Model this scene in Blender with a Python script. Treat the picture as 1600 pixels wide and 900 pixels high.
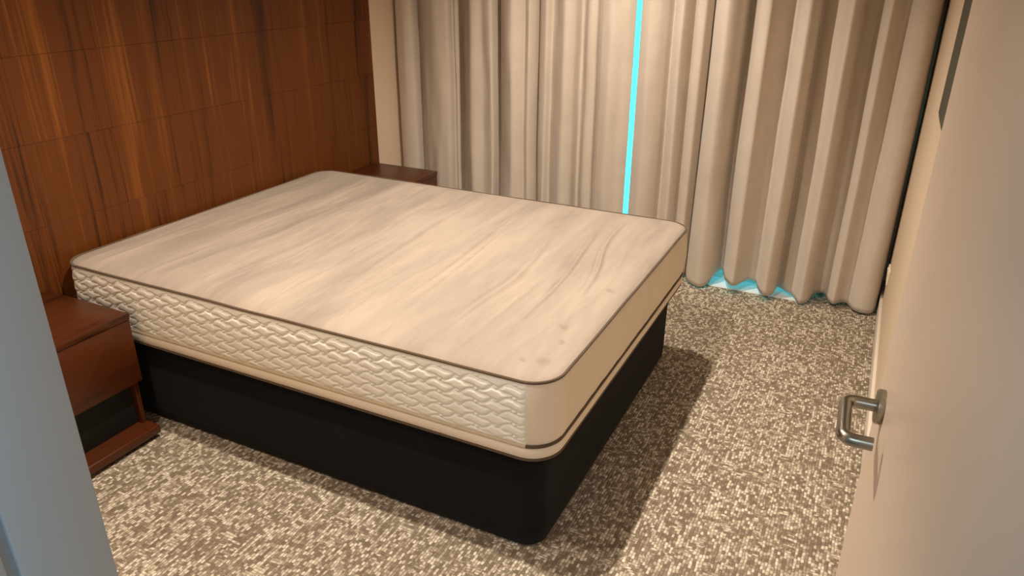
import bpy, bmesh, math, random
import numpy as np
from mathutils import Matrix, Vector

for o in list(bpy.data.objects):
    bpy.data.objects.remove(o)
S = bpy.context.scene
COL = S.collection

# ------------------------------------------------------------------ camera
cam = bpy.data.cameras.new('camera')
cam_o = bpy.data.objects.new('camera', cam)
COL.objects.link(cam_o)
R_ = Vector((0.89664712, 0.44271973, 0.00481524))
U_ = Vector((-0.18270606, 0.36008703, 0.9148529))
F_ = Vector((-0.40328952, 0.82117999, -0.40375857))
cam_o.matrix_world = Matrix(((R_.x, U_.x, -F_.x, 2.69096),
                             (R_.y, U_.y, -F_.y, -1.58772),
                             (R_.z, U_.z, -F_.z, 1.67809),
                             (0, 0, 0, 1)))
cam.sensor_width = 36.0
cam.lens = 36.0 * 1159.875 / 1600.0
cam.clip_start = 0.02
S.camera = cam_o

# ------------------------------------------------------------------ world: bright hazy cyan daylight
w = bpy.data.worlds.new('sky'); S.world = w
w.use_nodes = True
nt = w.node_tree
bg = nt.nodes['Background']
bg.inputs['Color'].default_value = (0.11, 0.73, 0.83, 1)
bg.inputs['Strength'].default_value = 1.8

# ------------------------------------------------------------------ lights
WARM = (1.0, 0.872, 0.725)


def ceiling_spot(loc, power, size=math.radians(136), blend=0.9, color=WARM, radius=0.022):
    l = bpy.data.lights.new('downlight_or_fill', 'SPOT')
    l.energy = power; l.color = color; l.spot_size = size; l.spot_blend = blend
    l.shadow_soft_size = radius
    o = bpy.data.objects.new('downlight_or_fill', l)
    o.location = loc
    COL.objects.link(o)
    return o


ceiling_spot((1.50, 1.52, 2.43), 132)
ceiling_spot((1.50, 0.01, 2.43), 172)
ceiling_spot((1.00, -0.72, 2.43), 66)  # added fill spot to brighten the quilted side of the mattress
# cool light of the hallway behind the camera
l = bpy.data.lights.new('hall_light', 'AREA')
l.energy = 17; l.color = (0.72, 0.88, 1.0); l.shape = 'RECTANGLE'; l.size = 0.9; l.size_y = 0.5
hl = bpy.data.objects.new('hall_light', l)
hl.location = (2.45, -2.35, 2.38)
COL.objects.link(hl)

vs = S.view_settings
vs.view_transform = 'Standard'
vs.look = 'None'
vs.gamma = 1.0
vs.use_curve_mapping = False
vs.exposure = 0.0


# ------------------------------------------------------------------ helpers
def link(name, me, mat=None, parent=None):
    o = bpy.data.objects.new(name, me)
    COL.objects.link(o)
    if mat is not None and me is not None and len(me.materials) == 0:
        me.materials.append(mat)
    if parent is not None:
        o.parent = parent
    return o


def empty(name, loc=(0, 0, 0)):
    o = bpy.data.objects.new(name, None)
    o.location = loc
    o.empty_display_size = 0.1
    COL.objects.link(o)
    return o


def tag(o, label, cat, group=None):
    o['label'] = label
    o['category'] = cat
    if group:
        o['group'] = group
    return o


def struct(o, label=None):
    o['kind'] = 'structure'
    if label:
        o['label'] = label
    return o


def box_me(x0, x1, y0, y1, z0, z1, bev=0.0, seg=2, name='box'):
    bm = bmesh.new()
    bmesh.ops.create_cube(bm, size=1.0)
    bmesh.ops.scale(bm, vec=(x1 - x0, y1 - y0, z1 - z0), verts=bm.verts)
    bmesh.ops.translate(bm, vec=((x0 + x1) / 2, (y0 + y1) / 2, (z0 + z1) / 2), verts=bm.verts)
    if bev:
        bmesh.ops.bevel(bm, geom=bm.edges[:], offset=bev, segments=seg, profile=0.5, affect='EDGES')
    me = bpy.data.meshes.new(name)
    bm.to_mesh(me); bm.free()
    if bev:
        smooth(me)
    return me


def smooth(me, angle=40):
    me.polygons.foreach_set('use_smooth', [True] * len(me.polygons))
    try:
        me.set_sharp_from_angle(angle=math.radians(angle))
    except Exception:
        pass


def grid_me(P, name='grid', closed_u=False):
    """P: (n, m, 3) array of points."""
    n, m, _ = P.shape
    i = np.arange(n if closed_u else n - 1)[:, None]
    j = np.arange(m - 1)[None, :]
    i2 = (i + 1) % n
    F = np.stack([i * m + j, i2 * m + j, i2 * m + j + 1, i * m + j + 1], -1).reshape(-1, 4)
    me = bpy.data.meshes.new(name)
    me.from_pydata(P.reshape(-1, 3).tolist(), [], F.tolist())
    me.polygons.foreach_set('use_smooth', [True] * len(me.polygons))
    me.update()
    return me


def tube_me(path, radius, seg=8, closed=False, name='tube', squash=1.0):
    """sweep a circle along a path (list of 3-vectors); radius may be a list."""
    P = np.asarray(path, float)
    n = len(P)
    if closed:
        T = np.roll(P, -1, 0) - np.roll(P, 1, 0)
    else:
        T = np.gradient(P, axis=0)
    T /= np.linalg.norm(T, axis=1)[:, None] + 1e-12
    up = np.array([0, 0, 1.0])
    rad = np.broadcast_to(np.asarray(radius, float), (n,))
    pts = np.zeros((n, seg, 3))
    for k in range(n):
        t = T[k]
        u = up if abs(t[2]) < 0.9 else np.array([0, 1.0, 0])
        a = np.cross(t, u); a /= np.linalg.norm(a)
        b = np.cross(a, t)
        for s in range(seg):
            an = 2 * math.pi * s / seg
            pts[k, s] = P[k] + rad[k] * (a * math.cos(an) + b * math.sin(an) * squash)
    verts = pts.reshape(-1, 3).tolist()
    faces = []
    for k in range(n if closed else n - 1):
        k2 = (k + 1) % n
        for s in range(seg):
            s2 = (s + 1) % seg
            faces.append((k * seg + s, k * seg + s2, k2 * seg + s2, k2 * seg + s))
    if not closed:
        faces.append(tuple(range(seg))[::-1])
        faces.append(tuple((n - 1) * seg + s for s in range(seg)))
    me = bpy.data.meshes.new(name)
    me.from_pydata(verts, [], faces)
    smooth(me, 50)
    me.update()
    return me


def lathe_me(prof, seg=32, axis='x', name='lathe'):
    """prof: list of (r, h); revolved about an axis."""
    verts = []; faces = []
    for r, h in prof:
        for s in range(seg):
            a = 2 * math.pi * s / seg
            c, d = r * math.cos(a), r * math.sin(a)
            verts.append({'x': (h, c, d), 'y': (c, h, d), 'z': (c, d, h)}[axis])
    for k in range(len(prof) - 1):
        for s in range(seg):
            s2 = (s + 1) % seg
            faces.append((k * seg + s, k * seg + s2, (k + 1) * seg + s2, (k + 1) * seg + s))
    faces.append(tuple(range(seg))[::-1])
    faces.append(tuple((len(prof) - 1) * seg + s for s in range(seg)))
    me = bpy.data.meshes.new(name)
    me.from_pydata(verts, [], faces)
    bm = bmesh.new(); bm.from_mesh(me)
    bmesh.ops.recalc_face_normals(bm, faces=bm.faces)
    bm.to_mesh(me); bm.free()
    smooth(me, 35)
    return me


class VNoise:
    """smooth 2-D value noise"""
    def __init__(self, seed):
        self.t = np.random.RandomState(seed).uniform(-1, 1, (256, 256))

    def __call__(self, x, y):
        x = np.asarray(x, float); y = np.asarray(y, float)
        xi = np.floor(x).astype(int); yi = np.floor(y).astype(int)
        fx = x - xi; fy = y - yi
        fx = fx * fx * fx * (fx * (fx * 6 - 15) + 10); fy = fy * fy * fy * (fy * (fy * 6 - 15) + 10)
        t = self.t
        a = t[xi % 256, yi % 256]; b = t[(xi + 1) % 256, yi % 256]
        c = t[xi % 256, (yi + 1) % 256]; d = t[(xi + 1) % 256, (yi + 1) % 256]
        return (a * (1 - fx) + b * fx) * (1 - fy) + (c * (1 - fx) + d * fx) * fy


# ------------------------------------------------------------------ materials
def lin(r, g, b):
    f = lambda c: (c / 255 / 12.92) if c / 255 <= 0.04045 else ((c / 255 + 0.055) / 1.055) ** 2.4
    return (f(r), f(g), f(b), 1.0)


class Mat:
    def __init__(self, name, color=(0.5, 0.5, 0.5, 1), rough=0.5, metal=0.0, spec=0.5):
        self.m = bpy.data.materials.new(name)
        self.m.use_nodes = True
        self.nt = self.m.node_tree
        self.b = self.nt.nodes['Principled BSDF']
        self.b.inputs['Base Color'].default_value = color
        self.b.inputs['Roughness'].default_value = rough
        self.b.inputs['Metallic'].default_value = metal
        self.b.inputs['Specular IOR Level'].default_value = spec

    def n(self, t, **kw):
        nd = self.nt.nodes.new(t)
        for k, v in kw.items():
            if k.startswith('i_'):
                key = k[2:]
                key = int(key) if key.isdigit() else key
                nd.inputs[key].default_value = v
            else:
                setattr(nd, k, v)
        return nd

    def l(self, a, b):
        self.nt.links.new(a, b)

    def math(self, op, a, b=None, clamp=False):
        nd = self.n('ShaderNodeMath', operation=op, use_clamp=clamp)
        for i, v in enumerate((a, b)):
            if v is None:
                continue
            if isinstance(v, (int, float)):
                nd.inputs[i].default_value = v
            else:
                self.l(v, nd.inputs[i])
        return nd.outputs[0]

    def mapping(self, src, scale=(1, 1, 1), loc=(0, 0, 0)):
        mp = self.n('ShaderNodeMapping')
        mp.inputs['Scale'].default_value = scale
        mp.inputs['Location'].default_value = loc
        self.l(src, mp.inputs['Vector'])
        return mp.outputs[0]

    def noise(self, vec, scale=1.0, detail=2.0, rough=0.5, dist=0.0):
        nd = self.n('ShaderNodeTexNoise')
        nd.inputs['Scale'].default_value = scale
        nd.inputs['Detail'].default_value = detail
        nd.inputs['Roughness'].default_value = rough
        nd.inputs['Distortion'].default_value = dist
        self.l(vec, nd.inputs['Vector'])
        return nd.outputs['Fac']

    def ramp(self, fac, stops):
        nd = self.n('ShaderNodeValToRGB')
        cr = nd.color_ramp
        while len(cr.elements) > 1:
            cr.elements.remove(cr.elements[-1])
        cr.elements[0].position = stops[0][0]; cr.elements[0].color = stops[0][1]
        for p, c in stops[1:]:
            e = cr.elements.new(p); e.color = c
        self.l(fac, nd.inputs['Fac'])
        return nd.outputs['Color']

    def mix(self, fac, a, b, mode='MIX'):
        nd = self.n('ShaderNodeMix', data_type='RGBA', blend_type=mode)
        for v, i in ((fac, 0), (a, 6), (b, 7)):
            if isinstance(v, (int, float, tuple)):
                nd.inputs[i].default_value = v
            else:
                self.l(v, nd.inputs[i])
        return nd.outputs[2]

    def bump(self, h, strength=0.3, dist=0.002):
        nd = self.n('ShaderNodeBump')
        nd.inputs['Strength'].default_value = strength
        nd.inputs['Distance'].default_value = dist
        self.l(h, nd.inputs['Height'])
        self.l(nd.outputs['Normal'], self.b.inputs['Normal'])

    def base(self, c):
        self.l(c, self.b.inputs['Base Color'])

    def pos(self):
        return self.n('ShaderNodeNewGeometry').outputs['Position']

    def obj(self):
        return self.n('ShaderNodeTexCoord').outputs['Object']


def plaster(name, col, rough=0.75):
    M = Mat(name, col, rough, spec=0.25)
    p = M.pos()
    big = M.noise(p, 1.7, 2)
    M.base(M.ramp(big, [(0.3, tuple(c * 0.96 for c in col[:3]) + (1,)), (0.7, col)]))
    M.bump(M.noise(p, 260, 3), 0.06, 0.001)
    return M.m


def fabric(name, col, dark=0.88, weave=900, bump=0.25, rough=0.9, sheen=0.15):
    M = Mat(name, col, rough, spec=0.15)
    p = M.pos()
    mott = M.noise(p, 9, 4, 0.6)
    fine = M.noise(M.mapping(p, (weave, weave, weave * 0.35)), 1, 2)
    d = tuple(c * dark for c in col[:3]) + (1,)
    c1 = M.ramp(mott, [(0.3, d), (0.65, col)])
    M.base(M.mix(0.12, c1, M.ramp(fine, [(0.3, (0.25, 0.25, 0.25, 1)), (0.7, (1, 1, 1, 1))]), 'MULTIPLY'))
    M.bump(fine, bump, 0.0006)
    M.b.inputs['Sheen Weight'].default_value = sheen
    M.b.inputs['Sheen Roughness'].default_value = 0.6
    return M.m


def wood(name, dark, mid, light, vertical=True, rough=0.38, coat=0.0, spec=0.4):
    M = Mat(name, mid, rough, spec=spec)
    g = M.n('ShaderNodeNewGeometry')
    oi = M.n('ShaderNodeObjectInfo')
    off = M.n('ShaderNodeCombineXYZ')
    M.l(M.math('MULTIPLY', oi.outputs['Random'], 0.02), off.inputs[1])
    M.l(M.math('MULTIPLY', oi.outputs['Random'], 0.25), off.inputs[2])
    ad = M.n('ShaderNodeVectorMath', operation='ADD')
    M.l(g.outputs['Position'], ad.inputs[0]); M.l(off.outputs[0], ad.inputs[1])
    p = ad.outputs[0]
    if vertical:
        s1, s2, s3 = (4, 11, 0.45), (16, 46, 1.1), (80, 170, 4)
    else:
        s1, s2, s3 = (9, 1.2, 9), (60, 3, 60), (240, 12, 240)
    a = M.noise(M.mapping(p, s1), 1, 3, 0.55, 0.6)
    b = M.noise(M.mapping(p, s2), 1, 4, 0.6, 0.4)
    f = M.noise(M.mapping(p, s3), 1, 2, 0.5)
    v = M.math('ADD', M.math('MULTIPLY', a, 0.45), M.math('ADD', M.math('MULTIPLY', b, 0.37), M.math('MULTIPLY', f, 0.18)))
    v = M.math('ADD', v, M.math('MULTIPLY', M.math('SUBTRACT', oi.outputs['Random'], 0.5), 0.035))
    M.base(M.ramp(v, [(0.36, dark), (0.47, mid), (0.55, mid), (0.66, light)]))
    M.bump(M.math('ADD', b, f), 0.10, 0.0008)
    M.b.inputs['Coat Weight'].default_value = coat
    M.b.inputs['Coat Roughness'].default_value = 0.25
    return M.m


m_plaster = plaster('wall_paint', lin(226, 205, 180))
m_ceiling = plaster('ceiling_paint', lin(205, 198, 188))
m_white = plaster('white_gloss_trim', lin(238, 228, 212), 0.4)
M = Mat('door_paint', lin(222, 203, 185), 0.32, spec=0.45)
M.bump(M.noise(M.pos(), 140, 2), 0.03, 0.001)
m_door = M.m
m_jamb = plaster('jamb_paint', lin(188, 195, 200), 0.5)
m_panelwood = wood('headboard_veneer', lin(50, 22, 5), lin(97, 51, 15), lin(130, 76, 27), True, 0.45, 0.0, 0.3)
m_table = wood('bedside_veneer', lin(46, 19, 5), lin(76, 35, 11), lin(92, 46, 16), False, 0.38, 0.1)
m_tabledark = Mat('black_recess_laminate', lin(6, 5, 5), 0.6).m
m_backing = Mat('dark_joint_backing', lin(44, 20, 7), 0.8).m
m_black = fabric('black_base_fabric', lin(17, 18, 22), 0.75, 700, 0.4, 0.9, 0.04)
m_quilt = fabric('white_quilted_damask', lin(250, 248, 238), 0.98, 900, 0.15, 0.9, 0.05)
m_border = fabric('beige_border_fabric', lin(238, 226, 208), 0.95, 900, 0.2)
m_pipe = fabric('brown_piping_tape', lin(96, 78, 60), 0.85, 900, 0.3)
m_pipelight = fabric('cream_piping_tape', lin(205, 188, 160), 0.9, 900, 0.3)
m_curtain = fabric('curtain_cloth', lin(222, 209, 194), 0.93, 1100, 0.25, 0.9, 0.2)
m_steel = Mat('brushed_steel', lin(158, 154, 142), 0.3, 1.0).m
m_alu = Mat('white_aluminium', lin(236, 240, 240), 0.45).m
m_plastic = Mat('cream_plastic', lin(245, 236, 215), 0.35).m
m_screen = Mat('dark_green_grey_screen', lin(52, 62, 52), 0.4, spec=0.3).m
m_screenframe = Mat('dark_bezel', lin(62, 64, 56), 0.4).m

# mattress top fabric with faint stains
M = Mat('taupe_ticking', lin(205, 184, 160), 0.8, spec=0.2)
p = M.obj()
mott = M.noise(M.mapping(p, (9, 1.6, 1)), 1, 4, 0.6)
col = M.ramp(mott, [(0.30, lin(148, 135, 123)), (0.64, lin(172, 157, 143))])
spots = None
for sx, sy, r in ((1.955, 0.115, 0.030), (1.93, 0.33, 0.024), (1.955, 0.245, 0.014), (1.965, 0.66, 0.022), (1.90, 0.085, 0.014)):
    d = M.n('ShaderNodeVectorMath', operation='DISTANCE')
    wv = M.n('ShaderNodeTexNoise'); wv.inputs['Scale'].default_value = 38
    M.l(p, wv.inputs['Vector'])
    sc = M.n('ShaderNodeVectorMath', operation='MULTIPLY_ADD')
    M.l(wv.outputs['Color'], sc.inputs[0]); sc.inputs[1].default_value = (0.03, 0.03, 0); M.l(p, sc.inputs[2])
    fl = M.n('ShaderNodeVectorMath', operation='MULTIPLY'); M.l(sc.outputs[0], fl.inputs[0]); fl.inputs[1].default_value = (1, 1, 0)
    M.l(fl.outputs[0], d.inputs[0]); d.inputs[1].default_value = (sx + 0.015, sy + 0.015, 0)
    s = M.math('SUBTRACT', 1.0, M.math('DIVIDE', d.outputs['Value'], r), True)
    spots = s if spots is None else M.math('MAXIMUM', spots, s)
col = M.mix(M.math('MULTIPLY', spots, 0.42, True), col, lin(112, 92, 74))
M.base(col)
fine = M.noise(M.mapping(p, (800, 800, 800)), 1, 2)
M.bump(fine, 0.2, 0.0005)
M.b.inputs['Sheen Weight'].default_value = 0.15
m_top = M.m

# carpet: woven loop pile of short cream and brown dashes
M = Mat('woven_carpet', lin(150, 132, 108), 0.95, spec=0.1)
p = M.pos()
wob = M.n('ShaderNodeTexNoise'); wob.inputs['Scale'].default_value = 25; M.l(p, wob.inputs['Vector'])
wa = M.n('ShaderNodeVectorMath', operation='MULTIPLY_ADD')
M.l(wob.outputs['Color'], wa.inputs[0]); wa.inputs[1].default_value = (0.010, 0.010, 0); M.l(p, wa.inputs[2])
sep = M.n('ShaderNodeSeparateXYZ'); M.l(wa.outputs[0], sep.inputs[0])
X, Y = sep.outputs[0], sep.outputs[1]


def cells(a, b, pa, pb, seed):
    """dash cells: columns along b of pitch pa, dash length pb, staggered; returns random value and loop profile"""
    ca = M.math('DIVIDE', a, pa); ia = M.math('FLOOR', ca)
    wn = M.n('ShaderNodeTexWhiteNoise', noise_dimensions='1D')
    M.l(M.math('ADD', ia, seed), wn.inputs['W'])
    cb = M.math('ADD', M.math('DIVIDE', b, pb), wn.outputs['Value']); ib = M.math('FLOOR', cb)
    cmb = M.n('ShaderNodeCombineXYZ'); M.l(ia, cmb.inputs[0]); M.l(ib, cmb.inputs[1]); cmb.inputs[2].default_value = seed
    w2 = M.n('ShaderNodeTexWhiteNoise', noise_dimensions='3D'); M.l(cmb.outputs[0], w2.inputs['Vector'])
    fa = M.math('SINE', M.math('MULTIPLY', M.math('FRACT', ca), math.pi))
    fb = M.math('SINE', M.math('MULTIPLY', M.math('FRACT', cb), math.pi))
    prof = M.math('MULTIPLY', M.math('POWER', fa, 0.6), M.math('POWER', fb, 0.35))
    return w2.outputs['Value'], prof


v1, p1 = cells(X, Y, 0.0098, 0.0160, 3.1)
v2, p2 = cells(Y, X, 0.0098, 0.0175, 17.7)
n1 = M.noise(M.mapping(p, (90, 32, 1)), 1, 2, 0.55)
n2 = M.noise(M.mapping(p, (32, 90, 1)), 1, 2, 0.55)
v1 = M.math('ADD', M.math('MULTIPLY', v1, 0.70), M.math('MULTIPLY', n1, 0.55))
v2 = M.math('ADD', M.math('MULTIPLY', v2, 0.70), M.math('MULTIPLY', n2, 0.55))
patch = M.noise(M.mapping(p, (20, 13, 1)), 1, 3, 0.6)
mr = M.n('ShaderNodeMapRange'); M.l(patch, mr.inputs[0]); mr.inputs[1].default_value = 0.54; mr.inputs[2].default_value = 0.60
sel = mr.outputs[0]
v = M.math('ADD', M.math('MULTIPLY', v1, M.math('SUBTRACT', 1.0, sel)), M.math('MULTIPLY', v2, sel))
pr = M.math('ADD', M.math('MULTIPLY', p1, M.math('SUBTRACT', 1.0, sel)), M.math('MULTIPLY', p2, sel))
streak = M.noise(M.mapping(p, (70, 5, 1)), 1, 2, 0.5)
v = M.math('ADD', v, M.math('MULTIPLY', M.math('SUBTRACT', streak, 0.5), 0.35))
c1 = M.ramp(v, [(0.30, lin(128, 114, 98)), (0.55, lin(154, 140, 122)), (0.74, lin(200, 187, 167)), (0.95, lin(240, 229, 209))])
c2 = M.mix(M.math('MULTIPLY', M.math('SUBTRACT', 1.0, pr), 0.75, True), c1, lin(112, 98, 82))
M.base(c2)
hgt = M.math('MULTIPLY', pr, M.math('ADD', M.math('MULTIPLY', v, 0.6), 0.4))
M.bump(hgt, 0.6, 0.004)
m_carpet = M.m

# glass: clear pane with faint reflection
gm = bpy.data.materials.new('window_glass'); gm.use_nodes = True
t = gm.node_tree; t.nodes.clear()
out = t.nodes.new('ShaderNodeOutputMaterial'); mx = t.nodes.new('ShaderNodeMixShader')
tr = t.nodes.new('ShaderNodeBsdfTransparent'); gl = t.nodes.new('ShaderNodeBsdfGlossy'); fr = t.nodes.new('ShaderNodeFresnel')
gl.inputs['Roughness'].default_value = 0.02; fr.inputs['IOR'].default_value = 1.3
t.links.new(fr.outputs[0], mx.inputs[0]); t.links.new(tr.outputs[0], mx.inputs[1]); t.links.new(gl.outputs[0], mx.inputs[2])
t.links.new(mx.outputs[0], out.inputs[0])

# ------------------------------------------------------------------ room shell
XL, XR = -0.06, 2.872          # plaster faces of the head wall and the opposite wall
YN, YF = -1.205, 2.62          # inner face of the door wall, room face of the window wall
ZC = 2.45
HY = -3.1                      # far end of hallway

fl = struct(link('floor', box_me(XL - 0.15, XR + 0.35, HY - 0.1, YF + 0.2, -0.12, 0.0), m_carpet),
            'taupe carpet woven with short cream dashes')
struct(link('ceiling', box_me(XL - 0.15, XR + 0.35, HY - 0.1, YF + 0.2, ZC, ZC + 0.1), m_ceiling))
wl = struct(link('wall_left', box_me(XL - 0.12, XL, YN - 0.12, YF + 0.2, 0, ZC), m_plaster),
            'head wall clad in dark veneer panels with cream paint beyond')
struct(link('wall_right', box_me(XR, XR + 0.12, YN - 0.12, YF + 0.2, 0, ZC), m_plaster), 'plain cream wall opposite the headboard')

# wall with the window behind the curtains
WX0, WX1, WZ1 = 0.45, 2.55, 2.30
bm = bmesh.new()


def addbox(bm, x0, x1, y0, y1, z0, z1):
    m = Matrix.Translation(((x0 + x1) / 2, (y0 + y1) / 2, (z0 + z1) / 2)) @ Matrix.Diagonal((x1 - x0, y1 - y0, z1 - z0, 1))
    bmesh.ops.create_cube(bm, size=1.0, matrix=m)


def bm_me(bm, name='m'):
    me = bpy.data.meshes.new(name); bm.to_mesh(me); bm.free(); return me


addbox(bm, XL, WX0, YF, YF + 0.15, 0, ZC)
addbox(bm, WX1, XR, YF, YF + 0.15, 0, ZC)
addbox(bm, WX0, WX1, YF, YF + 0.15, WZ1, ZC)
struct(link('wall_far', bm_me(bm), m_plaster), 'window wall hidden behind the drawn curtains')

# window: full height sliding door
bm = bmesh.new()
fy0, fy1 = YF + 0.02, YF + 0.09
addbox(bm, WX0, WX0 + 0.05, fy0, fy1, 0.0, WZ1)
addbox(bm, WX1 - 0.05, WX1, fy0, fy1, 0.0, WZ1)
addbox(bm, WX0 + 0.05, WX1 - 0.05, fy0, fy1, WZ1 - 0.06, WZ1)
win = struct(link('window_1', bm_me(bm), m_alu), 'tall window glowing cyan through the gap between curtains')
link('sill_track', box_me(WX0 + 0.02, WX1 - 0.02, 2.50, YF + 0.12, 0.0, 0.006, 0.002), m_alu, win)
link('light_spill_plate', box_me(1.985, 2.50, 2.355, 2.499, 0.0, 0.006, 0.002), m_alu, win)  # added white plate, stands in for daylight spilling onto the carpet under the hem
link('mullion', box_me(1.62, 1.68, fy0, fy1 - 0.02, 0.012, WZ1 - 0.06, 0.003), m_alu, win)
for x0, x1 in ((WX0 + 0.05, 1.62), (1.68, WX1 - 0.05)):
    link('glass_pane', box_me(x0, x1, YF + 0.045, YF + 0.051, 0.012, WZ1 - 0.06), gm, win)

# wall with the doorway we look through
JX, HX = 2.00, 2.843           # clear opening
bm = bmesh.new()
addbox(bm, XL, JX - 0.03, YN - 0.13, YN, 0, ZC)
addbox(bm, HX + 0.03, XR + 0.1, YN - 0.13, YN, 0, ZC)
addbox(bm, JX - 0.03, HX + 0.03, YN - 0.13, YN, 2.08, ZC)
struct(link('wall_near', bm_me(bm), m_plaster), 'wall with the doorway')
# jamb lining with a shadow groove
tr1 = struct(link('trim_1', box_me(JX - 0.03, JX, YN - 0.091, YN + 0.0, 0, 2.05, 0.0015), m_jamb), 'pale blue-grey painted door jamb at the left edge')
link('groove', box_me(JX - 0.03, JX - 0.008, YN - 0.103, YN - 0.091, 0, 2.05), m_jamb, tr1)
link('stop_bead', box_me(JX - 0.03, JX + 0.0, YN - 0.17, YN - 0.103, 0, 2.05, 0.002), m_jamb, tr1)
link('head_lining', box_me(JX, HX, YN - 0.15, YN, 2.05, 2.08, 0.002), m_jamb, tr1)
struct(link('trim_2', box_me(HX, HX + 0.03, YN - 0.15, YN, 0, 2.05, 0.002), m_jamb), 'painted door jamb on the hinge side')
# hallway shell behind the camera
struct(link('wall_hall_left', box_me(1.2, 1.3, HY, YN - 0.18, 0, ZC), m_jamb))
struct(link('wall_hall_right', box_me(3.1, 3.2, HY, YN - 0.13, 0, ZC), m_jamb))
struct(link('wall_hall_end', box_me(1.2, 3.2, HY - 0.1, HY, 0, ZC), m_jamb))

# skirtings
struct(link('baseboard_right', box_me(XR - 0.014, XR, YN, YF, 0, 0.10, 0.003), m_white), 'cream skirting board')
struct(link('baseboard_left', box_me(XL, XL + 0.012, 2.095, YF, 0, 0.10, 0.003), m_white))
struct(link('baseboard_near', box_me(XL, JX - 0.03, YN, YN + 0.012, 0, 0.10, 0.003), m_white))

# head wall: veneer panels, each a piece
rng = random.Random(4)
link('panel_backing', box_me(XL, XL + 0.012, YN, 2.088, 0, ZC), m_backing, wl)
ys = [2.09, 1.775, 1.42, 1.065, 0.71, 0.355, 0.0, -0.355, -0.71, -1.065, YN]
zs = [0.0, 0.16, 0.46, 0.76, 1.065, 1.365, 1.665, 1.965, 2.265, ZC]
cache = {}
for a in range(len(ys) - 1):
    for b in range(len(zs) - 1):
        wy, wz = round(ys[a] - ys[a + 1], 4), round(zs[b + 1] - zs[b], 4)
        if (wy, wz) not in cache:
            g = 0.0004
            cache[(wy, wz)] = box_me(0, 0.018, g, wy - g, g, wz - g, 0.0005, 1, 'wood_panel')
        o = link('wood_panel', cache[(wy, wz)], m_panelwood, wl)
        o.location = (XL + 0.012 + rng.uniform(-0.0006, 0.0006), ys[a + 1], zs[b])

# ------------------------------------------------------------------ bed base
L, W, ZT, ZB = 2.03, 1.532, 0.623, 0.362


def rrect(x0, x1, y0, y1, r, n=10, step=0.02):
    """closed counter-clockwise outline starting on the near (-y) side"""
    P = []

    def seg(a, b):
        k = max(2, int(math.dist(a, b) / step))
        for i in range(k):
            P.append((a[0] + (b[0] - a[0]) * i / k, a[1] + (b[1] - a[1]) * i / k))

    def arc(cx, cy, a0):
        for i in range(n):
            a = a0 + math.pi / 2 * i / n
            P.append((cx + r * math.cos(a), cy + r * math.sin(a)))
    seg((x0 + r, y0), (x1 - r, y0)); arc(x1 - r, y0 + r, -math.pi / 2)
    seg((x1, y0 + r), (x1, y1 - r)); arc(x1 - r, y1 - r, 0)
    seg((x1 - r, y1), (x0 + r, y1)); arc(x0 + r, y1 - r, math.pi / 2)
    seg((x0, y1 - r), (x0, y0 + r)); arc(x0 + r, y0 + r, math.pi)
    return np.array(P)


def normals2(P):
    T = np.roll(P, -1, 0) - np.roll(P, 1, 0)
    T /= np.linalg.norm(T, axis=1)[:, None]
    return np.stack([T[:, 1], -T[:, 0]], 1)


base = empty('bed_base', (1.0, 0.766, 0))
tag(base, 'black fabric upholstered bed base standing on the carpet under the mattress', 'bed base')
vn = VNoise(11)
O = rrect(0.03, L - 0.045, 0.043, W - 0.043, 0.07, 10, 0.03)
N = normals2(O)
s = np.cumsum(np.r_[0, np.linalg.norm(np.diff(O, axis=0), axis=1)])
prof = [(-0.012, 0.002), (0.0, 0.008), (0.003, 0.06), (0.004, 0.18), (0.003, 0.30), (0.001, 0.334), (-0.004, 0.3345), (-0.004, 0.3385), (0.002, 0.339), (-0.002, 0.352), (-0.012, 0.3595), (-0.03, 0.361)]
P = np.zeros((len(O), len(prof), 3))
for k, (d, z) in enumerate(prof):
    dd = d + (vn(s * 5, np.full_like(s, z * 9)) * 0.0025 if 0.02 < z < 0.32 else 0)
    P[:, k, :2] = O + N * np.reshape(dd, (-1, 1)) if np.ndim(dd) else O + N * dd
    P[:, k, 2] = z
me = grid_me(P - np.array([1.0, 0.766, 0]), 'side_cover', True)
link('side_cover', me, m_black, base)
link('top_cover', box_me(0.05 - 1, L - 0.065 - 1, 0.063 - 0.766, W - 0.063 - 0.766, 0.02, 0.3605, 0.004), m_black, base)

# ------------------------------------------------------------------ mattress
mat = empty('mattress', (0, 0, ZB))
tag(mat, 'queen size mattress with taupe top and white quilted side lying on the black base', 'mattress')
OFF = np.array([0, 0, ZB])
RC = 0.095
O = rrect(0.004, L, 0.0, W, RC, 14, 0.01)
N = normals2(O)
nO = len(O)
s = np.cumsum(np.r_[0, np.linalg.norm(np.diff(O, axis=0), axis=1)])
vn2 = VNoise(23)


def ring(z, d=0.0, wob=0.0015, ph=0.0):
    q = np.zeros((nO, 3))
    q[:, :2] = O + N * d
    wv = vn2(s * 6 + ph, np.full_like(s, 0.5)) * wob
    wv += vn2(s * 2.1 + ph, np.full_like(s, 7.5)) * wob
    # match the noise at the closing seam
    q[:, 2] = z + wv
    return q


ZM = 0.414      # tape between quilted border and the lower band
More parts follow.
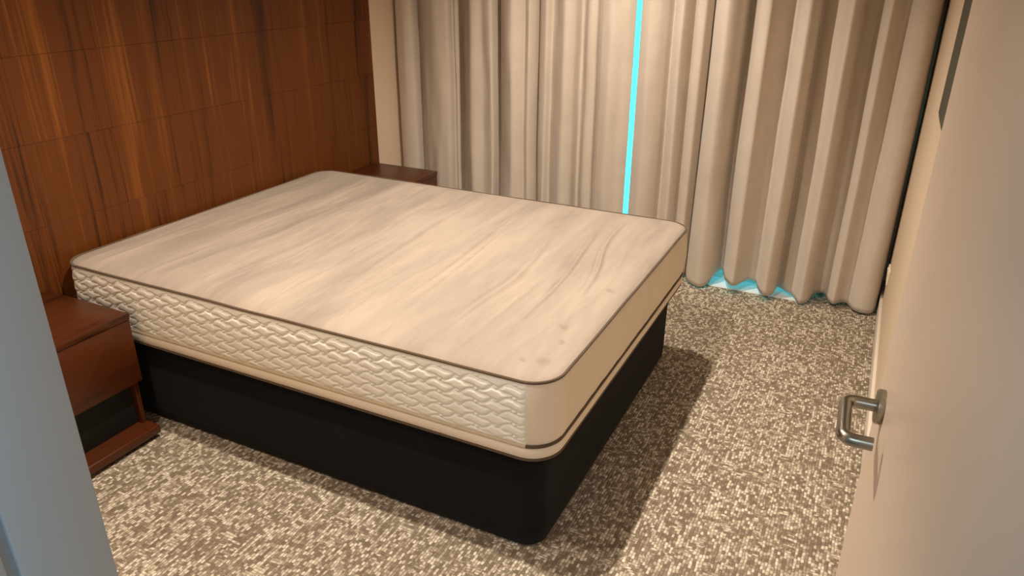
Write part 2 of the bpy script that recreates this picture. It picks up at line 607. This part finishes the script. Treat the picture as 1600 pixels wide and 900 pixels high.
# piping
link('top_piping', tube_me(ring(ZT, 0.001, 0.002) - OFF, 0.0048, 8, True), m_pipe, mat)
lr = ring(ZM, 0.002, 0.0015, 3) - OFF
n_n = max(2, int((L - 0.004 - 2 * RC) / 0.01))
link('lower_piping', tube_me(lr[:n_n + 3], 0.0055, 8), m_pipelight, mat)
o = link('lower_piping', tube_me(lr[n_n + 2:], 0.0055, 8), m_pipe, mat)
o['label'] = 'dark brown piping around the foot end'
link('bottom_piping', tube_me(ring(ZB + 0.007, -0.001, 0.001, 5) - OFF, 0.006, 8, True), m_pipe, mat)
# lower band
prof = [(0.0, ZB + 0.008), (0.006, ZB + 0.018), (0.008, ZB + 0.030), (0.006, ZM - 0.009), (0.001, ZM - 0.002)]
P = np.stack([np.c_[O + N * d, np.full(nO, z)] for d, z in prof], 1)
P[:, :, 2] += (vn2(s * 6 + 3, np.full_like(s, .5)) * 0.0015)[:, None]
link('lower_band', grid_me(P - OFF, 'lower_band', True), m_border, mat)
# underside
link('underside', box_me(0.06, L - 0.06, 0.06, W - 0.06, 0.0, 0.02, 0.004), m_border, mat)


def quilt_h(u, v):
    """height of the quilting: lozenges with little eyes where the stitch lines cross (u along, v up, metres)"""
    pu, pv = 0.122, 0.0425
    a = u / pu; b = v / pv
    # S-bent diagonals
    a = a + 0.05 * np.sin(2 * np.pi * b)
    b2 = b + 0.09 * np.sin(4 * np.pi * a)
    p = a + b2; q = a - b2
    dp = np.abs((p + 0.5) % 1.0 - 0.5); dq = np.abs((q + 0.5) % 1.0 - 0.5)
    k = 0.5 * pu * pv / math.hypot(pu, pv) * 2
    d1 = dp * k; d2 = dq * k
    # nearest node (p, q both integers)
    P_, Q_ = np.round(p), np.round(q)
    na = (P_ + Q_) / 2; nb = (P_ - Q_) / 2
    ex = (a - na) * pu; ey = (b2 - nb) * pv
    # tilted eye
    rx = ex * 0.94 + ey * 0.34; ry = -ex * 0.34 + ey * 0.94
    e = np.sqrt((rx / 0.0105) ** 2 + (ry / 0.0055) ** 2)
    dl = np.minimum(d1, d2)
    de = np.abs(e - 1) * 0.008
    # stitch lines stop at the eye; one pair only half runs through so the curls interlock
    inside = e < 1
    d = np.where(inside, de, np.minimum(dl, de))
    return 1 - np.exp(-(d / 0.0032) ** 1.2)


def border(name, i0, i1, material, quilt=False, step=None):
    idx = np.arange(i0, i1 + 1) % nO
    Q = O[idx]; NN = N[idx]
    ss = np.r_[0, np.cumsum(np.linalg.norm(np.diff(Q, axis=0), axis=1))]
    if quilt:
        m = int(ss[-1] / 0.0025)
        st = np.linspace(0, ss[-1], m)
        Q = np.stack([np.interp(st, ss, Q[:, 0]), np.interp(st, ss, Q[:, 1])], 1)
        NN = np.stack([np.interp(st, ss, NN[:, 0]), np.interp(st, ss, NN[:, 1])], 1)
        nz = 84
    else:
        m = int(ss[-1] / 0.012)
        st = np.linspace(0, ss[-1], m)
        Q = np.stack([np.interp(st, ss, Q[:, 0]), np.interp(st, ss, Q[:, 1])], 1)
        NN = np.stack([np.interp(st, ss, NN[:, 0]), np.interp(st, ss, NN[:, 1])], 1)
        NN /= np.linalg.norm(NN, axis=1)[:, None]
        nz = 28
    t = np.linspace(0, 1, nz)
    A, B = np.meshgrid(st, t, indexing='ij')
    H = ZT - 0.003 - (ZM + 0.003)
    d = (0.007 if quilt else 0.013) * np.sin(np.pi * B) ** 0.6
    if quilt:
        h = quilt_h(A + 0.02, B * H)
        fade = np.clip(np.minimum(B * H, (1 - B) * H) / 0.012, 0, 1)
        fade *= np.clip(np.minimum(A, st[-1] - A) / 0.015, 0, 1)
        top = np.clip((H - B * H - 0.010) / 0.016, 0, 1)
        d = d + (h - 0.6) * 0.0080 * fade * (0.25 + 0.75 * top)
    else:
        d = d + vn2(A * 7, B * 2 + 3) * 0.003 * np.sin(np.pi * B) + vn2(A * 30, B * 3 + 3) * 0.0008
    P = np.zeros(A.shape + (3,))
    P[..., 0] = Q[:, None, 0] + NN[:, None, 0] * d
    P[..., 1] = Q[:, None, 1] + NN[:, None, 1] * d
    P[..., 2] = ZM + 0.003 + B * H
    link(name, grid_me(P - OFF, name), material, mat)


n_near = max(2, int((L - 0.004 - 2 * RC) / 0.01))
n_foot = max(2, int((W - 2 * RC) / 0.01))
i_foot = n_near                      # start of near/foot corner
i_far = n_near + 14 + n_foot         # start of foot/far corner
i_farend = i_far + 14 + n_near
border('quilted_border', -16, i_foot + 2, m_quilt, True)
border('foot_border', i_foot + 2, i_far + 12, m_border)
border('far_border', i_far + 12, i_farend + 2, m_border)
border('head_border', i_farend + 2, nO - 16, m_border)

# top panel with crosswise wrinkles
nx, ny = 400, 240
gx = np.linspace(0, 1, nx); gy = np.linspace(0, 1, ny)
GX, GY = np.meshgrid(gx, gy, indexing='ij')
X0, X1, Y0, Y1 = 0.004, L, 0.0, W
PX = X0 + (X1 - X0) * GX; PY = Y0 + (Y1 - Y0) * GY


def corner_fix(px, py):
    cx = np.clip(px, X0 + RC, X1 - RC); cy = np.clip(py, Y0 + RC, Y1 - RC)
    dx, dy = px - cx, py - cy
    m = np.maximum(np.abs(dx), np.abs(dy)); r = np.hypot(dx, dy)
    f = np.where(r > 1e-9, m / np.maximum(r, 1e-9), 1.0)
    inq = (np.abs(dx) > 0) & (np.abs(dy) > 0)
    f = np.where(inq, f, 1.0)
    edge = RC - np.where(inq, m, np.maximum(np.abs(dx), np.abs(dy)))
    return cx + dx * f, cy + dy * f


QX, QY = corner_fix(PX, PY)
edge = np.minimum(np.minimum(PX - X0, X1 - PX), np.minimum(PY - Y0, Y1 - PY))
Z = ZT + 0.022 * (1 - np.exp(-edge / 0.035)) - 0.002
vw = VNoise(5)
fade = np.clip((edge - 0.015) / 0.08, 0, 1)
# warp so wrinkles are not perfectly straight
wx = QX + 0.03 * vw(QX * 3, QY * 1.6) + 0.012 * vw(QX * 9, QY * 5)
wr = vw(wx * 7 + 3, QY * 0.9) * 0.0105
wr += (np.abs(vw(wx * 15 + 9, QY * 1.5 + 4))) ** 0.7 * -0.0075
fine = (np.abs(vw(wx * 34, QY * 2.4 + 11))) ** 0.7 * -0.0075 * np.clip(vw(QX * 4, QY * 3 + 2) + 0.25, 0, 1)
Z += (wr + fine) * fade


def crease(x0, y0, x1, y1, wdt, h):
    """long raised fold from (x0,y0) to (x1,y1)"""
    d = np.array([x1 - x0, y1 - y0]); Ln = np.hypot(*d); d = d / Ln
    rx = wx - x0; ry = QY - y0
    tt = np.clip((rx * d[0] + ry * d[1]) / Ln, 0, 1)
    dist = (rx * -d[1] + ry * d[0])
    along = np.sin(np.pi * np.clip((rx * d[0] + ry * d[1]) / Ln, 0, 1)) ** 0.5
    prof = np.exp(-(dist / wdt) ** 2) - 0.6 * np.exp(-((dist - wdt * 1.6) / wdt) ** 2)
    return h * prof * along


for a in ((0.66, 0.10, 0.62, 0.95, 0.010, 0.006), (0.83, 0.35, 0.70, 1.45, 0.012, 0.012), (0.93, 0.55, 0.86, 1.45, 0.010, 0.009),
          (1.10, 0.05, 1.02, 1.40, 0.008, 0.007), (1.17, 0.10, 1.10, 0.80, 0.006, 0.005), (1.36, 0.25, 1.30, 1.40, 0.007, 0.007),
          (1.40, 0.30, 1.35, 1.20, 0.006, 0.006), (1.60, 0.10, 1.57, 1.20, 0.009, 0.005), (1.78, 0.30, 1.74, 1.25, 0.007, 0.006),
          (1.86, 0.55, 1.80, 1.40, 0.007, 0.006), (0.42, 0.25, 0.36, 1.42, 0.012, 0.006), (0.95, 0.02, 0.90, 0.35, 0.006, 0.005),
          (1.28, 0.03, 1.24, 0.30, 0.006, 0.005), (0.75, 0.02, 0.72, 0.30, 0.006, 0.004)):
    Z += 2.3 * crease(*a) * fade
# puckers near the far foot corner
pk = np.exp(-(((QX - 1.88) / 0.12) ** 2 + ((QY - 1.36) / 0.12) ** 2))
Z += pk * 0.006 * vw(QX * 26 + QY * 9, QY * 14) * fade
P = np.stack([QX, QY, Z], -1)
link('top_panel', grid_me(P - OFF, 'top_panel'), m_top, mat)

# ------------------------------------------------------------------ bedside tables


def bedside(name, y0, y1, zt=0.522):
    root = empty(name, (0, (y0 + y1) / 2, 0))
    c = (y0 + y1) / 2
    a, b = y0 - c, y1 - c
    xb, xf = XL + 0.031, 0.412
    link('top', box_me(xb, xf + 0.004, a, b, zt - 0.025, zt, 0.003), m_table, root)
    link('carcass', box_me(xb, xf - 0.022, a, b, 0.245, zt - 0.0255, 0.002), m_table, root)
    link('drawer_front', box_me(xf - 0.021, xf, a + 0.002, b - 0.002, 0.247, zt - 0.0265, 0.0015), m_table, root)
    link('back_panel', box_me(xb, 0.355, a + 0.02, b - 0.02, 0.055, 0.2445), m_tabledark, root)
    for p0, p1 in ((a, a + 0.018), (b - 0.018, b)):
        link('side_panel', box_me(xb, xf - 0.034, p0, p1, 0.055, 0.2445, 0.0015), m_table, root)
    link('base_shelf', box_me(xb, xf + 0.030, a - 0.01, b + 0.008, 0.018, 0.0545, 0.007, 3), m_table, root)
    link('plinth', box_me(xb, xf + 0.005, a + 0.02, b - 0.02, 0.0, 0.0178), m_tabledark, root)
    return root


tag(bedside('bedside_table', -0.54, -0.052), 'reddish brown veneer bedside table with open lower niche beside the door jamb', 'bedside table', 'bedside tables')
tag(bedside('bedside_table', 1.590, 2.045, 0.545), 'dark brown bedside table behind the mattress in the curtain corner', 'bedside table', 'bedside tables')

# ------------------------------------------------------------------ curtains
LP = [(-0.052, -0.09), (-0.053, 0.0), (-0.050, 0.05), (-0.03, 0.085), (0.038, 0.1), (0.081, 0.085), (0.072, 0.03), (0.090, 0.02), (0.135, 0.06), (0.235, 0.085), (0.311, 0.075), (0.318, 0.035), (0.34, 0.04), (0.351, 0.03), (0.362, 0.0), (0.408, 0.04), (0.486, 0.1), (0.556, 0.085), (0.622, 0.095), (0.618, 0.04), (0.625, 0.01), (0.673, 0.07), (0.756, 0.11), (0.801, 0.085), (0.815, 0.07), (0.851, 0.085), (0.869, 0.05), (0.873, 0.015), (0.908, 0.06), (0.951, 0.075), (0.97, 0.045), (1.001, 0.06), (1.074, 0.105), (1.122, 0.08), (1.13, 0.03), (1.153, 0.03), (1.206, 0.09), (1.25, 0.085), (1.254, 0.05), (1.282, 0.08), (1.337, 0.1), (1.389, 0.08), (1.422, 0.07), (1.447, 0.055)]
RP = [(1.458, -0.03), (1.466, 0.01), (1.484, 0.06), (1.54, 0.095), (1.585, 0.08), (1.616, 0.05), (1.638, 0.015), (1.673, 0.07), (1.71, 0.095), (1.735, 0.06), (1.748, 0.03), (1.779, 0.075), (1.817, 0.08), (1.838, 0.04), (1.844, 0.02), (1.876, 0.08), (1.939, 0.12), (1.991, 0.085), (2.005, 0.02), (2.027, 0.0), (2.058, 0.05), (2.088, 0.1), (2.134, 0.12), (2.166, 0.085), (2.203, 0.045), (2.241, 0.05), (2.264, 0.095), (2.306, 0.13), (2.341, 0.1), (2.352, 0.02), (2.373, 0.02), (2.413, 0.045), (2.455, 0.07), (2.488, 0.11), (2.518, 0.09), (2.544, 0.02), (2.592, 0.015), (2.62, 0.065), (2.651, 0.085), (2.689, 0.05), (2.716, 0.045), (2.748, 0.085), (2.79, 0.1), (2.829, 0.09), (2.848, 0.05), (2.855, -0.02), (2.857, -0.09)]


def catmull(P, k=9):
    P = np.array(P, float)
    P = np.vstack([2 * P[0] - P[1], P, 2 * P[-1] - P[-2]])
    out = []
    for i in range(1, len(P) - 2):
        p0, p1, p2, p3 = P[i - 1:i + 3]
        for t in np.linspace(0, 1, k, endpoint=False):
            m1 = (p2 - p0) * 0.42; m2 = (p3 - p1) * 0.42
            out.append((2 * t**3 - 3 * t**2 + 1) * p1 + (t**3 - 2 * t**2 + t) * m1 + (-2 * t**3 + 3 * t**2) * p2 + (t**3 - t**2) * m2)
    out.append(P[-2])
    return np.array(out)


def curtain(prof, hem, seed, label, depth=1.45):
    C = catmull(prof)
    vc = VNoise(seed)
    n = len(C); nz = 90
    t = np.linspace(0, 1, nz)
    P = np.zeros((n, nz, 3))
    x = C[:, 0][:, None]; d = C[:, 1][:, None]
    hz = np.interp(C[:, 0], [h[0] for h in hem], [h[1] for h in hem])[:, None]
    z = hz + (ZC - 0.012 - hz) * t[None, :]
    dm = 0.06
    amp = 1.0 + 0.15 * vc(x * 3, z * 0.6)
    dx = 0.010 * vc(x * 7, z * 1.1) * np.clip((1.0 - z) / 1.0 + 0.3, 0, 1.3)
    edge = np.minimum(np.clip((x - C[0, 0]) / 0.06, 0, 1), np.clip((C[-1, 0] - x) / 0.06, 0, 1))
    P[..., 0] = x + dx * edge
    P[..., 1] = 2.45 - (dm + (d - dm) * amp * depth) - 0.004 * vc(x * 22, z * 4) - 0.006 * vc(x * 9 + 5, z * 2)
    P[..., 2] = z
    me = grid_me(P, 'curtain')
    c = np.array([C[:, 0].mean(), 2.40, 0.0])
    me.vertices.foreach_set('co', (P - c).reshape(-1))
    me.update()
    o = link('curtain', me, m_curtain)
    o.location = c
    sm = o.modifiers.new('cloth_thickness', 'SOLIDIFY'); sm.thickness = 0.003; sm.offset = 0
    tag(o, label, 'curtain', 'full length curtains across the window')
    return o


curtain(LP, [(-0.1, 0.03), (1.5, 0.03)], 31, 'beige full length curtain behind the bed, left of the cyan gap')
curtain(RP, [(1.45, 0.01), (1.80, 0.008), (1.92, 0.008), (1.97, 0.012), (1.995, 0.05), (2.03, 0.068), (2.10, 0.062), (2.15, 0.050), (2.20, 0.058), (2.28, 0.040), (2.36, 0.026), (2.44, 0.026), (2.48, 0.008), (2.52, 0.010), (2.57, 0.035), (2.64, 0.028), (2.75, 0.014), (2.86, 0.012)], 37,
        'beige full length curtain beside the cream wall, right of the cyan gap')

# ------------------------------------------------------------------ door leaf with lever handle
hinge = Vector((2.800, YN - 0.085, 0)); free = Vector((2.770, -0.40, 0))
dv = (free - hinge); dl = dv.length
ang = math.atan2(dv.y, dv.x)
door = empty('door_1', hinge)
door.rotation_euler = (0, 0, ang)
struct(door, 'cream painted flush door standing open at the right edge')
# local x runs from the hinge to the free edge; local +y faces the room side seen by the camera (-x world)
link('leaf', box_me(0, dl, -0.038, 0.0, 0.008, 2.04, 0.0015), m_door, door)
hxl, hz = dl - 0.105, 1.075
hd = empty('lever_handle', (hxl, 0, hz)); hd.parent = door
hd['label'] = 'brushed steel lever handle'
link('rose', lathe_me([(0.0255, 0.0), (0.0265, 0.002), (0.0265, 0.009), (0.024, 0.0115), (0.012, 0.012)], 32, 'y'), m_steel, hd)
path = [(0, 0.008, 0), (0, 0.025, 0), (0, 0.038, 0)]
for i in range(1, 7):
    a = math.pi / 2 * i / 6
    path.append((-0.014 * (1 - math.cos(a)), 0.038 + 0.014 * math.sin(a), 0))
path += [(-0.04, 0.052, 0), (-0.07, 0.052, 0), (-0.094, 0.052, 0)]
for i in range(1, 7):
    a = math.pi / 2 * i / 6
    path.append((-0.094 - 0.014 * math.sin(a), 0.052 - 0.014 * (1 - math.cos(a)), 0))
path += [(-0.108, 0.028, 0), (-0.108, 0.014, 0)]
link('lever', tube_me(path, 0.0095, 14), m_steel, hd)

# ------------------------------------------------------------------ wall mounted screen and power outlet on the right wall
tv = empty('television', (XR, 0.80, 1.215))
tag(tv, 'slim dark green-grey screen on the wall, just past the door edge', 'television')
link('screen', box_me(-0.014, -0.011, -0.44, 0.44, 0.012, 0.528, 0.001), m_screen, tv)
link('bezel', box_me(-0.0112, 0.0, -0.45, 0.45, 0.0, 0.54, 0.002), m_screenframe, tv)

ol = empty('power_outlet', (XR, 2.26, 0.27))
tag(ol, 'small cream power outlet low on the wall next to the curtain', 'power outlet')
link('face_plate', box_me(-0.010, 0.0, -0.058, 0.058, -0.037, 0.037, 0.003, 3), m_plastic, ol)
for dy in (-0.026, 0.026):
    link('switch', box_me(-0.0135, -0.0098, dy - 0.007, dy + 0.007, 0.012, 0.028, 0.001), m_plastic, ol)
